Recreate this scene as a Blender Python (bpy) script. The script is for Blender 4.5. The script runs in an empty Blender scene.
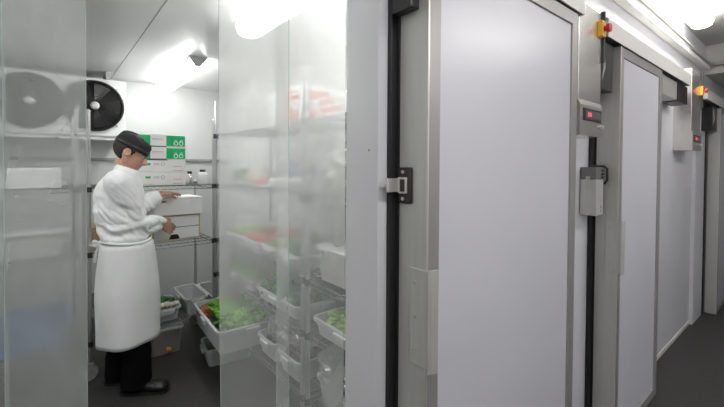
import bpy, bmesh, math, random
from mathutils import Vector, Matrix, noise
C = bpy.context.scene.collection
PI = math.pi
def R(d): return math.radians(d)

# ---------------------------------------------------------------- materials
def mat(name, col, rough=.5, metal=0., var=.06, scale=8., bump=0., bscale=40., spec=.5, stretch=None, coat=0.):
    m = bpy.data.materials.new(name); m.use_nodes = True
    nt = m.node_tree; b = nt.nodes['Principled BSDF']
    tc = nt.nodes.new('ShaderNodeTexCoord'); mp = nt.nodes.new('ShaderNodeMapping')
    nt.links.new(tc.outputs['Object'], mp.inputs['Vector'])
    if stretch: mp.inputs['Scale'].default_value = stretch
    n = nt.nodes.new('ShaderNodeTexNoise'); n.inputs['Scale'].default_value = scale; n.inputs['Detail'].default_value = 4
    nt.links.new(mp.outputs['Vector'], n.inputs['Vector'])
    r = nt.nodes.new('ShaderNodeValToRGB')
    a = [max(0, c*(1-var)) for c in col]; z = [min(1, c*(1+var)) for c in col]
    r.color_ramp.elements[0].color = (*a, 1); r.color_ramp.elements[1].color = (*z, 1)
    r.color_ramp.elements[0].position = .3; r.color_ramp.elements[1].position = .7
    nt.links.new(n.outputs['Fac'], r.inputs['Fac']); nt.links.new(r.outputs['Color'], b.inputs['Base Color'])
    b.inputs['Roughness'].default_value = rough; b.inputs['Metallic'].default_value = metal
    b.inputs['Specular IOR Level'].default_value = spec
    b.inputs['Coat Weight'].default_value = coat
    if bump:
        n2 = nt.nodes.new('ShaderNodeTexNoise'); n2.inputs['Scale'].default_value = bscale; n2.inputs['Detail'].default_value = 3
        nt.links.new(mp.outputs['Vector'], n2.inputs['Vector'])
        bp = nt.nodes.new('ShaderNodeBump'); bp.inputs['Strength'].default_value = bump; bp.inputs['Distance'].default_value = .01
        nt.links.new(n2.outputs['Fac'], bp.inputs['Height']); nt.links.new(bp.outputs['Normal'], b.inputs['Normal'])
    return m
def emat(name, col, s):
    m = bpy.data.materials.new(name); m.use_nodes = True
    b = m.node_tree.nodes['Principled BSDF']
    b.inputs['Base Color'].default_value = (*col, 1)
    b.inputs['Emission Color'].default_value = (*col, 1); b.inputs['Emission Strength'].default_value = s
    return m
def clearmat(name, col, trans=.6, haze=.25, gloss=.06, rough=.12, nscale=3., namp=.25, zgrad=None, tint=(1,1,1)):
    """clear PVC / polythene: part see-through, part milky, part shiny, with smears"""
    m = bpy.data.materials.new(name); m.use_nodes = True
    nt = m.node_tree; nt.nodes.clear(); N = nt.nodes.new; L = nt.links.new
    out = N('ShaderNodeOutputMaterial'); tr = N('ShaderNodeBsdfTransparent'); tr.inputs[0].default_value = (*tint, 1)
    df = N('ShaderNodeBsdfDiffuse'); tl = N('ShaderNodeBsdfTranslucent'); gl = N('ShaderNodeBsdfGlossy')
    df.inputs[0].default_value = (*col, 1); tl.inputs[0].default_value = (*col, 1); gl.inputs['Roughness'].default_value = rough
    gl.inputs[0].default_value = (.9, .9, .9, 1)
    m1 = N('ShaderNodeMixShader'); m1.inputs[0].default_value = .78; L(df.outputs[0], m1.inputs[1]); L(tl.outputs[0], m1.inputs[2])
    m2 = N('ShaderNodeMixShader'); L(m1.outputs[0], m2.inputs[1]); L(tr.outputs[0], m2.inputs[2])
    tc = N('ShaderNodeTexCoord'); mp = N('ShaderNodeMapping'); mp.inputs['Scale'].default_value = (1.6, 1, 1)
    L(tc.outputs['Object'], mp.inputs[0])
    n = N('ShaderNodeTexNoise'); n.inputs['Scale'].default_value = nscale; n.inputs['Detail'].default_value = 5; n.inputs['Distortion'].default_value = .6
    L(mp.outputs[0], n.inputs['Vector'])
    mr = N('ShaderNodeMapRange'); mr.inputs['From Min'].default_value = .3; mr.inputs['From Max'].default_value = .7
    mr.inputs['To Min'].default_value = max(0, trans-namp/2); mr.inputs['To Max'].default_value = min(1, trans+namp/2)
    L(n.outputs['Fac'], mr.inputs['Value'])
    fac = mr.outputs[0]
    if zgrad:   # milkier towards the top: lamp glow put into the film's haze
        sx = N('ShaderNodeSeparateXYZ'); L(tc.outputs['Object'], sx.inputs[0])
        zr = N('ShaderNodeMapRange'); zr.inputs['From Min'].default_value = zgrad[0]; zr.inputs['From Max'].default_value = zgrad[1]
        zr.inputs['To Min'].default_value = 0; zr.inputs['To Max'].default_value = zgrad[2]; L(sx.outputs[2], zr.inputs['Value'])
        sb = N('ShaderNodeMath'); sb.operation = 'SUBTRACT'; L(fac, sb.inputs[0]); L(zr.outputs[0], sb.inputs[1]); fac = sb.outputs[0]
    L(fac, m2.inputs[0])
    m3 = N('ShaderNodeMixShader'); m3.inputs[0].default_value = gloss; L(m2.outputs[0], m3.inputs[1]); L(gl.outputs[0], m3.inputs[2])
    n2 = N('ShaderNodeTexNoise'); n2.inputs['Scale'].default_value = 5; L(mp.outputs[0], n2.inputs['Vector'])
    bp = N('ShaderNodeBump'); bp.inputs['Strength'].default_value = .35; bp.inputs['Distance'].default_value = .02
    L(n2.outputs['Fac'], bp.inputs['Height']); L(bp.outputs[0], gl.inputs['Normal'])
    L(m3.outputs[0], out.inputs[0])
    return m

M = dict(
 white = mat('white_panel', (.62,.62,.665), .32, var=.015, scale=3, bump=.02, bscale=6),
 wallw = mat('white_wall_panel', (.66,.66,.69), .38, var=.02, scale=2, bump=.02, bscale=5),
 inner = mat('cold_room_panel', (.60,.615,.605), .34, var=.02, scale=2, bump=.02, bscale=5),
 inceil = mat('cold_room_ceiling', (.66,.67,.66), .3, var=.02, scale=2),
 corrceil = mat('corridor_ceiling', (.50,.49,.47), .7, var=.05, scale=2),
 seam = mat('panel_seam', (.30,.30,.30), .6),
 floor = mat('floor_vinyl', (.040,.038,.037), .5, var=.18, scale=30, bump=.08, bscale=160),
 alu = mat('brushed_aluminium', (.50,.50,.475), .42, .35, var=.05, scale=5, stretch=(30,30,1)),
 aludk = mat('grey_aluminium', (.36,.35,.345), .4, .4, var=.05, scale=5),
 steel = mat('stainless_steel', (.74,.72,.69), .26, .85, var=.03, scale=4, stretch=(1,1,20), bump=.03, bscale=3),
 chrome = mat('chrome_wire', (.55,.55,.55), .3, .85),
 black = mat('black_rubber', (.012,.012,.013), .5),
 blackm = mat('black_metal', (.02,.02,.021), .35),
 brown = mat('brown_metal', (.05,.042,.036), .4, .3),
 nickel = mat('nickel', (.70,.68,.63), .3, .7),
 yellow = mat('yellow_plastic', (.80,.42,.03), .4),
 red = mat('red_plastic', (.55,.02,.025), .35),
 coverw = mat('white_cover', (.74,.73,.70), .3, var=.02),
 greyp = mat('grey_plastic', (.42,.42,.41), .4),
 smoke = mat('smoked_plastic', (.16,.155,.155), .2),
 fanblade = mat('fan_blade', (.016,.015,.015), .35),
 fanhub = mat('fan_hub', (.6,.6,.58), .35),
 casing = mat('evaporator_casing', (.82,.83,.83), .35, var=.02),
 tray = mat('white_tray', (.52,.54,.54), .4, var=.04),
 tubc = mat('frosted_tub', (.60,.60,.56), .35, var=.05),
 blue = mat('blue_plastic', (.10,.20,.42), .4),
 card = mat('white_carton', (.88,.88,.87), .7, var=.03),
 kraft = mat('brown_cardboard', (.62,.44,.24), .8, var=.08),
 green = mat('green_print', (.0,.50,.17), .6, var=.03),
 redp = mat('red_print', (.78,.12,.08), .6),
 greyink = mat('grey_ink', (.45,.47,.46), .7),
 whiteink = mat('white_ink', (.9,.9,.9), .7),
 skin = mat('skin', (.60,.33,.24), .5, var=.07, scale=20),
 hair = mat('hair', (.035,.025,.02), .7, var=.4, scale=60, bump=.5, bscale=200),
 cotton = mat('white_cotton', (.90,.91,.92), .85, var=.02, bump=.12, bscale=60),
 apron = mat('apron_cotton', (.86,.865,.87), .88, var=.02, bump=.12, bscale=50),
 beret = mat('black_cap', (.022,.022,.023), .85, var=.2, bump=.2),
 trou = mat('black_trousers', (.004,.004,.0045), .95, spec=.1),
 shoe = mat('black_leather', (.008,.008,.008), .3),
 lettuce = mat('lettuce', (.17,.42,.05), .5, var=.35, scale=25),
 pale = mat('pale_lettuce', (.40,.60,.16), .5, var=.3, scale=25),
 dark = mat('dark_leaf', (.045,.17,.03), .5, var=.45, scale=25),
 redleaf = mat('red_leaf', (.40,.14,.06), .5, var=.4, scale=25),
 herb = mat('herb', (.05,.24,.07), .55, var=.4, scale=25),
 broc = mat('broccoli', (.06,.17,.05), .7, var=.4, scale=60, bump=.8, bscale=120),
 tomato = mat('tomato', (.62,.035,.02), .25, var=.1),
 onion = mat('pale_mushroom', (.78,.72,.62), .5, var=.08),
 caul = mat('cauliflower', (.72,.70,.55), .7, var=.1, scale=30, bump=.6, bscale=60),
 purple = mat('purple_cabbage', (.10,.03,.08), .4, var=.5, scale=15),
 orange = mat('carrot', (.65,.20,.03), .5, var=.1),
 cabbage = mat('green_cabbage', (.35,.52,.28), .5, var=.3, scale=20),
 sack = mat('blue_sack', (.22,.30,.46), .6, var=.2, scale=10),
 lamp = emat('lamp_diffuser', (1,.985,.955), 22),
 lampin = emat('cold_room_diffuser', (1,1,.98), 16.5),
 led = emat('red_led', (1,.05,.06), 1.6),
)
M['wire'] = mat('wire_shelf_chrome', (.20,.20,.20), .35, .7)
M['pvc'] = clearmat('pvc_strip', (.80,.82,.80), .71, gloss=.06, rough=.2, nscale=2.2, namp=.22, zgrad=(1.15,1.75,.50))  # upper haze stands in for lamp glow on the strips
M['pvcl'] = clearmat('scuffed_pvc_strip', (.47,.49,.485), .50, gloss=.05, rough=.12, nscale=2.6, namp=.26)
M['scuff'] = mat('scuff_mark', (.16,.16,.17), .7)
M['pvcedge'] = clearmat('pvc_cut_edge', (.54,.66,.60), .45, gloss=.1, nscale=2, namp=.05)
M['poly'] = clearmat('polythene', (.85,.86,.88), .62, gloss=.2, rough=.12, nscale=9, namp=.3)
M['tubclear'] = clearmat('clear_tub', (.75,.77,.75), .45, gloss=.1, nscale=5, namp=.1)

# ---------------------------------------------------------------- mesh helpers
def NB(): return bmesh.new()
def box(bm, x0, x1, y0, y1, z0, z1, bev=0., mtx=None):
    vs = [bm.verts.new((x, y, z)) for x in (x0, x1) for y in (y0, y1) for z in (z0, z1)]
    fs = [(0,1,3,2),(4,6,7,5),(0,4,5,1),(2,3,7,6),(0,2,6,4),(1,5,7,3)]
    F = [bm.faces.new([vs[i] for i in f]) for f in fs]
    geom = list(vs)
    if bev:
        es = list({e for f in F for e in f.edges})
        r = bmesh.ops.bevel(bm, geom=es, offset=bev, segments=2, profile=.5, affect='EDGES')
        geom = list({v for f in r['faces'] for v in f.verts} | {v for v in vs if v.is_valid})
    if mtx is not None: bmesh.ops.transform(bm, matrix=mtx, verts=geom)
    return bm
def tube(bm, pts, rad, n=8, cap=True):
    pts = [Vector(p) for p in pts]
    if not isinstance(rad, (list, tuple)): rad = [rad]*len(pts)
    rings = []; up = None
    for i, p in enumerate(pts):
        d = (pts[min(i+1, len(pts)-1)] - pts[max(i-1, 0)]).normalized()
        if up is None: up = Vector((0,0,1)) if abs(d.z) < .9 else Vector((1,0,0))
        s = d.cross(up).normalized(); up = s.cross(d).normalized()
        rings.append([bm.verts.new(p + rad[i]*(math.cos(2*PI*k/n)*s + math.sin(2*PI*k/n)*up)) for k in range(n)])
    for a, b in zip(rings, rings[1:]):
        for k in range(n): bm.faces.new((a[k], a[(k+1)%n], b[(k+1)%n], b[k]))
    if cap: bm.faces.new(rings[0][::-1]); bm.faces.new(rings[-1])
    return bm
def loft(bm, rings, cap=True):
    R_ = [[bm.verts.new(p) for p in r] for r in rings]; n = len(R_[0])
    for a, b in zip(R_, R_[1:]):
        for k in range(n): bm.faces.new((a[k], a[(k+1)%n], b[(k+1)%n], b[k]))
    if cap: bm.faces.new(R_[0][::-1]); bm.faces.new(R_[-1])
    return bm
def ell(cx, cy, z, rx, ry, n=24, tilt=0., rip=0., nr=7, ph=0.):
    o = []
    for k in range(n):
        a = 2*PI*k/n; q = 1 + rip*math.sin(nr*a+ph)
        x = rx*q*math.cos(a); y = ry*q*math.sin(a)
        o.append(Vector((cx + x, cy + y, z - math.tan(tilt)*x)))
    return o
def sph(bm, c, r, n=12, rot=None):
    if not isinstance(r, (tuple, list)): r = (r, r, r)
    m = Matrix.Translation(c) @ (rot if rot is not None else Matrix.Identity(4)) @ Matrix.Diagonal((*r, 1))
    bmesh.ops.create_uvsphere(bm, u_segments=n*2, v_segments=n, radius=1, matrix=m); return bm
def cyl(bm, a, b, r, n=20): return tube(bm, [a, b], r, n)
def ringmesh(bm, c, axis, R0, r, n=40, m=6):
    """torus"""
    axis = Vector(axis).normalized(); s = axis.orthogonal().normalized(); t = axis.cross(s); c = Vector(c)
    rs = []
    for i in range(n):
        a = 2*PI*i/n; d = math.cos(a)*s + math.sin(a)*t
        rs.append([bm.verts.new(c + d*(R0 + r*math.cos(2*PI*k/m)) + axis*r*math.sin(2*PI*k/m)) for k in range(m)])
    for i in range(n):
        A = rs[i]; B = rs[(i+1)%n]
        for k in range(m): bm.faces.new((A[k], A[(k+1)%m], B[(k+1)%m], B[k]))
    return bm
def obj(name, bm, m, parent=None, smooth=False, loc=None, rotz=0):
    bmesh.ops.recalc_face_normals(bm, faces=bm.faces)
    me = bpy.data.meshes.new(name); bm.to_mesh(me); bm.free()
    me.materials.append(m)
    if smooth:
        for p in me.polygons: p.use_smooth = True
    o = bpy.data.objects.new(name, me); C.objects.link(o)
    if parent: o.parent = parent
    if loc: o.location = loc
    if rotz: o.rotation_euler = (0,0,rotz)
    return o
def tag(o, label, cat, group=None, kind=None):
    o['label'] = label; o['category'] = cat
    if group: o['group'] = group
    if kind: o['kind'] = kind
    return o
def thing(name, label, cat, loc=(0,0,0), rotz=0, group=None):
    o = bpy.data.objects.new(name, None); C.objects.link(o); o.location = loc; o.rotation_euler = (0,0,rotz)
    return tag(o, label, cat, group)
def struct(name, bm, m, parent=None, label=None):
    o = obj(name, bm, m, parent)
    if not parent:
        o['kind'] = 'structure'
        if label: tag(o, label, name.split('_')[0])
    return o
def dup(root, loc, rotz, label, group=None, scale=None):
    r = root.copy(); C.objects.link(r); r.location = loc; r.rotation_euler = (0,0,rotz); r['label'] = label
    if group: r['group'] = group
    if scale: r.scale = scale
    for ch in list(root.children):
        c = ch.copy(); C.objects.link(c); c.parent = r
        for g in ch.children:
            d = g.copy(); C.objects.link(d); d.parent = c
    return r
def remesh(bm, voxel, smooth=3):
    me = bpy.data.meshes.new('tmp'); bm.to_mesh(me); bm.free()
    o = bpy.data.objects.new('tmp', me); C.objects.link(o)
    md = o.modifiers.new('r', 'REMESH'); md.mode = 'VOXEL'; md.voxel_size = voxel; md.use_smooth_shade = True
    if smooth:
        s = o.modifiers.new('s', 'SMOOTH'); s.iterations = smooth; s.factor = .5
    dg = bpy.context.evaluated_depsgraph_get(); ev = o.evaluated_get(dg)
    out = bmesh.new(); m2 = bpy.data.meshes.new_from_object(ev); out.from_mesh(m2)
    bpy.data.objects.remove(o); bpy.data.meshes.remove(me); bpy.data.meshes.remove(m2)
    return out

# ---------------------------------------------------------------- the setting
YW, YI = .816, .966            # corridor face and cold-room face of the panel wall
HC, HI = 2.75, 2.34            # corridor and cold-room ceilings
XL, XR, YB = -1.5, 1.62, 4.5
OX0, OX1, OZ = -.36, .727, 2.12
bm = NB(); box(bm, -3, 8, -1.3, 4.7, -.06, 0); struct('floor', bm, M['floor'], label='dark grey vinyl floor of corridor and cold room')
bm = NB()
box(bm, -3, OX0, YW, YI, 0, HC); box(bm, OX1, 8, YW, YI, 0, HC); box(bm, OX0, OX1, YW, YI, OZ, HC)
fw = struct('wall_front', bm, M['wallw'], label='white insulated panel wall between corridor and cold rooms')
bm = NB(); box(bm, XL-.1, XR+.1, YB, YB+.1, 0, HI+.1); struct('wall_back', bm, M['inner'], label='white panel wall at the back of the cold room')
bm = NB(); box(bm, XR, XR+.1, YI, YB, 0, HI+.1); struct('wall_right', bm, M['inner'], label='white cold room wall behind the vegetable shelving')
bm = NB(); box(bm, XL-.1, XL, YI, YB, 0, HI+.1); struct('wall_left', bm, M['inner'], label='white cold room wall on the left')
bm = NB(); box(bm, XL, XR, YI, YB, HI, HI+.1); ic = struct('ceiling', bm, M['inceil'], label='white panelled ceiling of the cold room')
bm = NB(); box(bm, .468, .473, YI, YB, HI-.0015, HI+.001); box(bm, -.732, -.727, YI, YB, HI-.0015, HI+.001); struct('trim_1', bm, M['seam'], label='thin joint line between the ceiling panels')
bm = NB(); box(bm, -3, 8, -1.3, YW, HC, HC+.1); struct('ceiling', bm, M['corrceil'], label='grey corridor ceiling above the sliding doors')
bm = NB(); box(bm, -3, 8, -1.4, -1.3, 0, HC); struct('wall_opposite', bm, M['wallw'], label='white corridor wall facing the cold rooms')
bm = NB(); box(bm, 7.9, 8, -1.3, YW, 0, HC); struct('wall_end', bm, M['wallw'], label='white wall closing the corridor end')
bm = NB(); box(bm, -3.1, -3, -1.3, YW, 0, HC); struct('wall_start', bm, M['wallw'], label='white wall at the near corridor end')
bm = NB(); box(bm, 5.25, 7.9, -1.3, YW, 2.455, HC); struct('trim_2', bm, M['corrceil'], label='dropped grey bulkhead across the far corridor')
bm = NB(); box(bm, 3.1, 4.72, YW-.010, YW, 0, .035, .003); struct('baseboard_front', bm, M['coverw'], label='thin white skirting strip on the floor by far white wall')
bm = NB(); box(bm, 4.72, 5.12, YW-.03, YW, 0, 2.1, .004); struct('trim_3', bm, M['wallw'], label='white jamb panel beside the farthest sliding door')
bm = NB(); box(bm, XL, XR, YB-.025, YB, 1.53, 1.56, .004); struct('trim_4', bm, M['seam'], label='thin grey bumper rail on the back cold room wall')
# screws in the jamb
for z in (1.545, .55):
    bm = NB(); cyl(bm, (OX1-.002, .855, z), (OX1+.001, .855, z), .004, 10); obj('screw', bm, M['greyp'], fw)

# ---------------------------------------------------------------- sliding doors
YF, YK = .687, .79             # front and back faces of each door leaf
def sliding_door(n, x0, x1, zt, label, handle=True):
    bm = NB(); box(bm, x0+.004, x1-.004, YF+.006, YK, .012, zt-.004)
    d = struct('door_%d' % n, bm, M['white'], label=label)
    f = .052
    bm = NB()
    box(bm, x0, x0+.004, YF, YK, .010, zt, 0); obj('leading_edge', bm, M['alu'], d)
    bm = NB(); box(bm, x1-.004, x1, YF, YK, .010, zt, 0); obj('trailing_edge', bm, M['alu'], d)
    bm = NB()
    box(bm, x0+.003, x0+f, YF-.002, YF+.008, .010, zt, .0012); box(bm, x1-f, x1, YF-.002, YF+.008, .010, zt, .0012)
    box(bm, x0+f, x1-f, YF-.002, YF+.008, zt-f, zt, .0012); box(bm, x0+f, x1-f, YF-.002, YF+.008, .010, .06, .0012)
    box(bm, x0+.004, x1-.004, YF, YK, zt-.004, zt)
    obj('frame', bm, M['aludk'], d)
    bm = NB(); box(bm, x0-.001, x0+.0045, YF-.004, YF+.0005, .010, zt, .001); obj('corner_bead', bm, M['nickel'], d)
    bm = NB(); box(bm, x0-.004, x0+.02, YK, YW, 0.012, zt-.02, .002); obj('gasket', bm, M['black'], d)
    if handle:
        bm = NB(); box(bm, x0-.006, x0-.0005, YF-.022, .742, .945, 1.215, .002)
        h = obj('handle', bm, M['alu'], d)
        bm = NB(); loft(bm, [[(x0-.014, YF-.020, z), (x0-.006, YF-.026, z), (x0+.016, YF-.030, z), (x0+.016, YF-.024, z), (x0-.004, YF-.018, z)] for z in (.94, 1.22)]); obj('grip', bm, M['alu'], h)
        for z in (.985, 1.08, 1.175):
            bm = NB(); cyl(bm, (x0-.0095, .722, z), (x0-.006, .722, z), .0055, 12); obj('screw', bm, M['greyp'], h)
    return d
d1 = sliding_door(1, .79, 1.752, 2.15, 'nearest white sliding cold room door with aluminium edge and black latch')
d2 = sliding_door(2, 2.285, 3.07, 2.125, 'middle white sliding cold room door between two control cabinets')
d3 = sliding_door(3, 5.2, 6.1, 2.10, 'farthest white sliding door at the right of the corridor', False)
# latch of door 1
bm = NB(); box(bm, .783, .7895, .738, .788, 1.392, 1.495, .006); lp = obj('latch', bm, M['brown'], d1)
bm = NB(); box(bm, .776, .784, .752, .786, 1.420, 1.467, .003); obj('latch_frame', bm, M['nickel'], lp)
bm = NB(); box(bm, .7745, .777, .757, .775, 1.426, 1.461, .001); obj('latch_recess', bm, M['brown'], lp)
bm = NB(); box(bm, .735, .778, .782, .790, 1.424, 1.464, .003); obj('latch_tongue', bm, M['nickel'], lp)
for z in (1.405, 1.482):
    bm = NB(); cyl(bm, (.780, .770, z), (.784, .770, z), .005, 12); obj('screw', bm, M['nickel'], lp)
bm = NB(); box(bm, .757, .7895, .718, .793, 1.93, 2.14, .003); s_ = obj('bumper_block', bm, M['blackm'], d1)
# gasket lip around the doorway, on the corridor wall
bm = NB(); box(bm, .762, .790, .800, YW+.001, 0.0, 2.14, .003); struct('trim_5', bm, M['black'], label='black rubber seal strip behind the nearest door edge')
bm = NB(); box(bm, 2.245, 2.29, .800, YW+.001, 0.0, 2.1, .003); struct('trim_6', bm, M['black'], label='black rubber seal strip behind the middle door edge')
bm = NB(); box(bm, 5.13, 5.2, .775, YW+.001, 0.0, 2.08, .003); struct('trim_7', bm, M['black'], label='black rubber seal strip behind the farthest door edge')

# rail covers
def rail_cover(x0, x1, z0, label):
    t = thing('door_rail_cover', label, 'rail cover', (0,0,0), 0)
    prof = [(YW, z0+.13), (YF+.005, z0+.10), (YF-.012, z0+.085), (YF-.012, z0), (YF-.008, z0), (YF-.008, z0+.08), (YW, z0+.10)]
    bm = NB(); loft(bm, [[(x, y, z) for y, z in prof] for x in (x0, x1)]); obj('cover', bm, M['coverw'], t)
    bm = NB(); box(bm, x0+.003, x1-.003, .70, .735, z0+.02, z0+.085, .003); obj('track', bm, M['aludk'], t)
    for xe in (x0, x1-.003):
        bm = NB(); loft(bm, [[(x, y, z) for y, z in ((YW-.001, z0+.128), (YF+.006, z0+.098), (YF-.008, z0+.083), (YF-.008, z0+.002), (YW-.001, z0+.002))] for x in (xe, xe+.003)]); obj('end_cap', bm, M['coverw'], t)
    return t
rail_cover(.60, 1.798, 2.155, 'white rail cover above the nearest sliding door')
r2 = rail_cover(2.075, 3.82, 2.125, 'long white rail cover above the middle sliding door')
r3 = rail_cover(4.46, 6.6, 2.10, 'white rail cover above the farthest sliding door')
bm = NB(); box(bm, 3.09, 3.55, .705, .80, 1.99, 2.12, .004); b_ = obj('carriage_box', bm, M['alu'], r2)
bm = NB(); cyl(bm, (3.16, .70, 2.07), (3.16, .705, 2.07), .018, 14); obj('bolt', bm, M['nickel'], b_)
bm = NB(); box(bm, 3.56, 3.85, .70, .80, 1.985, 2.12, .004); obj('motor', bm, M['blackm'], r2)

# control cabinets
def cabinet(x0, x1, zt, label, where):
    t = thing('control_cabinet', label, 'control cabinet', (0,0,0))
    bm = NB(); box(bm, x0, x1, .70, YW, 1.70, zt, .003); obj('housing', bm, M['steel'], t)
    bm = NB(); prof = [(.70, 1.80), (.668, 1.765), (.668, 1.64), (YW, 1.64), (YW, 1.70), (.70, 1.70)]
    prof = [(.70, 1.80), (.690, 1.775), (.690, 1.64), (YW, 1.64), (YW, 1.80)]
    loft(bm, [[(x, y, z) for y, z in prof] for x in (x0-.001, x1+.001)]); obj('control_box', bm, M['steel'], t)
    w = x1-x0
    bm = NB(); box(bm, x0+w*.12, x0+w*.90, .687, .692, 1.708, 1.762, .001); dsp = obj('display', bm, M['blackm'], t)
    bm = NB(); box(bm, x0+w*.20, x0+w*.86, .6855, .6875, 1.716, 1.754, .001); obj('display_glass', bm, M['smoke'], dsp)
    bm = NB()
    for i in range(2):
        q = x0+w*.30+i*.020
        for (a, b, c, d) in ((0,.012,.014,.0155),(0,.012,.0075,.009),(0,.012,.001,.0025),(0,.0022,.001,.0155),(.0098,.012,.001,.0155)):
            box(bm, q+a, q+b, .6842, .6856, 1.727+c, 1.727+d)
    obj('digits', bm, M['led'], dsp)
    bm = NB(); cyl(bm, (x1-.018, .680, 1.69), (x1-.018, .690, 1.69), .010, 16); obj('key_switch', bm, M['nickel'], t)
    bm = NB(); box(bm, x1-.05, x1-.008, .678, .70, 2.115, 2.19, .003); e = obj('emergency_stop', bm, M['yellow'], t)
    bm = NB(); cyl(bm, (x1-.028, .678, 2.152), (x1-.028, .666, 2.152), .012, 16); cyl(bm, (x1-.028, .666, 2.152), (x1-.028, .652, 2.152), .020, 20); obj('stop_button', bm, M['red'], e)
    bm = NB(); box(bm, x1+.0, x1+.012, .686, .72, 2.0, zt+.01, .002); obj('bracket', bm, M['blackm'], t)
    return t
cabinet(1.80, 2.06, 2.235, 'stainless control cabinet with yellow and red stop button left of middle door', 0)
cabinet(4.0, 4.34, 2.30, 'stainless control cabinet on far wall past the middle door', 1)
# drive covers hanging next to the rails
def drive(x0, x1, z0, z1, label):
    bm = NB(); box(bm, x0, x1, .705, .80, z0, z1, .004)
    t = thing('door_drive', label, 'door drive')
    obj('motor_housing', bm, M['blackm'], t)
    bm = NB(); tube(bm, [(x0+.02, .715, z0+.02), (x0+.015, .695, z0+.10), (x0+.03, .705, z0+.2), (x0+.02, .72, z1-.02)], .005, 8); obj('cable', bm, M['greyp'], t, True)
    return t
drive(2.075, 2.235, 1.88, 2.125, 'black drive housing with cable behind the yellow stop button')
drive(4.92, 5.16, 1.86, 2.09, 'black drive housing above the farthest sliding door edge')

# hanging wall box
t = thing('wall_box', 'grey wall box with smoked window and black bracket beside middle door', 'wall box')
bm = NB(); box(bm, 2.13, 2.228, .735, .813, 1.25, 1.435, .005); obj('body', bm, M['alu'], t)
bm = NB(); box(bm, 2.133, 2.225, .738, .813, 1.435, 1.498, .005); obj('window_hood', bm, M['smoke'], t)
bm = NB(); box(bm, 2.1275, 2.1305, .765, .785, 1.385, 1.45, .001); obj('tab', bm, M['greyp'], t)
bm = NB(); tube(bm, [(2.234, .80, 1.502), (2.234, .735, 1.502), (2.236, .722, 1.49), (2.236, .722, 1.43), (2.234, .735, 1.41)], .006, 8); obj('bracket', bm, M['blackm'], t, True)
for z in (1.445, 1.462, 1.48):
    bm = NB(); box(bm, 2.20, 2.222, .730, .738, z-.004, z+.004, .001); obj('hook', bm, M['blackm'], t)
for z in (1.275, 1.295):
    bm = NB(); cyl(bm, (2.19, .731, z), (2.19, .735, z), .005, 10); obj('lock', bm, M['greyp'], t)

# trunking along the top of the corridor wall, pipe and camera
t = thing('cable_trunking', 'white cable trunking running high along the corridor wall', 'trunking')
bm = NB(); box(bm, -2.9, 5.12, YW-.055, YW-.0005, 2.475, 2.51, .004); obj('trunk', bm, M['coverw'], t)
bm = NB(); tube(bm, [(-2.9, YW-.05, 2.545), (5.0, YW-.05, 2.545), (5.12, YW-.055, 2.545), (5.2, YW-.10, 2.545), (5.235, YW-.2, 2.545)], .016, 10); obj('conduit', bm, M['alu'], t, True)
t = thing('security_camera', 'small black dome camera on the dropped bulkhead', 'camera', (5.25, .62, 2.53))
bm = NB(); cyl(bm, (0,0,0), (-.02,0,0), .045, 20); obj('base', bm, M['coverw'], t)
bm = NB(); sph(bm, (-.035, 0, 0), .035); obj('dome', bm, M['blackm'], t, True)

# ---------------------------------------------------------------- batten lights
def batten(name_loc, L, along, label, dm, zc, group=None):
    """enclosed fluorescent batten: local length along x, hangs below z=0"""
    t = thing('batten_light', label, 'light fitting', (name_loc[0], name_loc[1], zc), along, group)
    bm = NB(); box(bm, -L/2, L/2, -.06, .06, -.045, 0, .008); obj('base', bm, M['greyp'], t)
    ring = []
    prof = [(-.072, -.035), (-.075, -.06), (-.06, -.095), (-.03, -.11), (.03, -.11), (.06, -.095), (.075, -.06), (.072, -.035)]
    xs = [(-L/2-.03, .55), (-L/2-.015, .85), (-L/2+.01, 1), (L/2-.01, 1), (L/2+.015, .85), (L/2+.03, .55)]
    bm = NB(); loft(bm, [[(x, y*s, -.07 + (z+.07)*s) for y, z in prof] for x, s in xs]); obj('diffuser', bm, dm, t, True)
    for s in (-1, 1):
        bm = NB(); box(bm, s*(L/2-.1)-.02, s*(L/2-.1)+.02, -.05, .05, 0, .001)
        bm.free()
    return t
batten((3.50, .67), 1.30, 0, 'bright fluorescent batten on the corridor ceiling at upper right', M['lamp'], HC)
batten((0.55, -.55), 1.30, 0, 'added unseen batten on the corridor ceiling in front of the curtained doorway', M['lamp'], HC)  # out of view, added to light the nearest door
batten((3.1, -.65), 1.30, 0, 'added unseen batten on the corridor ceiling opposite the middle door', M['lamp'], HC)  # out of view, added to brighten the corridor and middle door
batten((-1.6, .3), 1.30, 0, 'added unseen batten on the corridor ceiling near the closed end', M['lamp'], HC)  # behind the camera, added as extra corridor light
li = batten((.90, 3.72), 1.10, PI/2, 'fluorescent batten on the cold room ceiling above white cartons', M['lampin'], HI)
bm = NB(); loft(bm, [[(-.60, y, z) for y, z in ((-.07,-.001),(.07,-.001),(.02,-.075),(-.02,-.075))], [(-.56, y, z) for y, z in ((-.07,-.001),(.07,-.001),(.02,-.075),(-.02,-.075))]]); obj('end_bracket', bm, M['greyp'], li)
batten((.89, 1.58), 1.10, PI/2, 'fluorescent batten glaring behind the right hand curtain strips', M['lampin'], HI)
batten((-.75, 2.6), 1.10, PI/2, 'fluorescent batten on the left half of the cold room ceiling', M['lampin'], HI)

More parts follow.
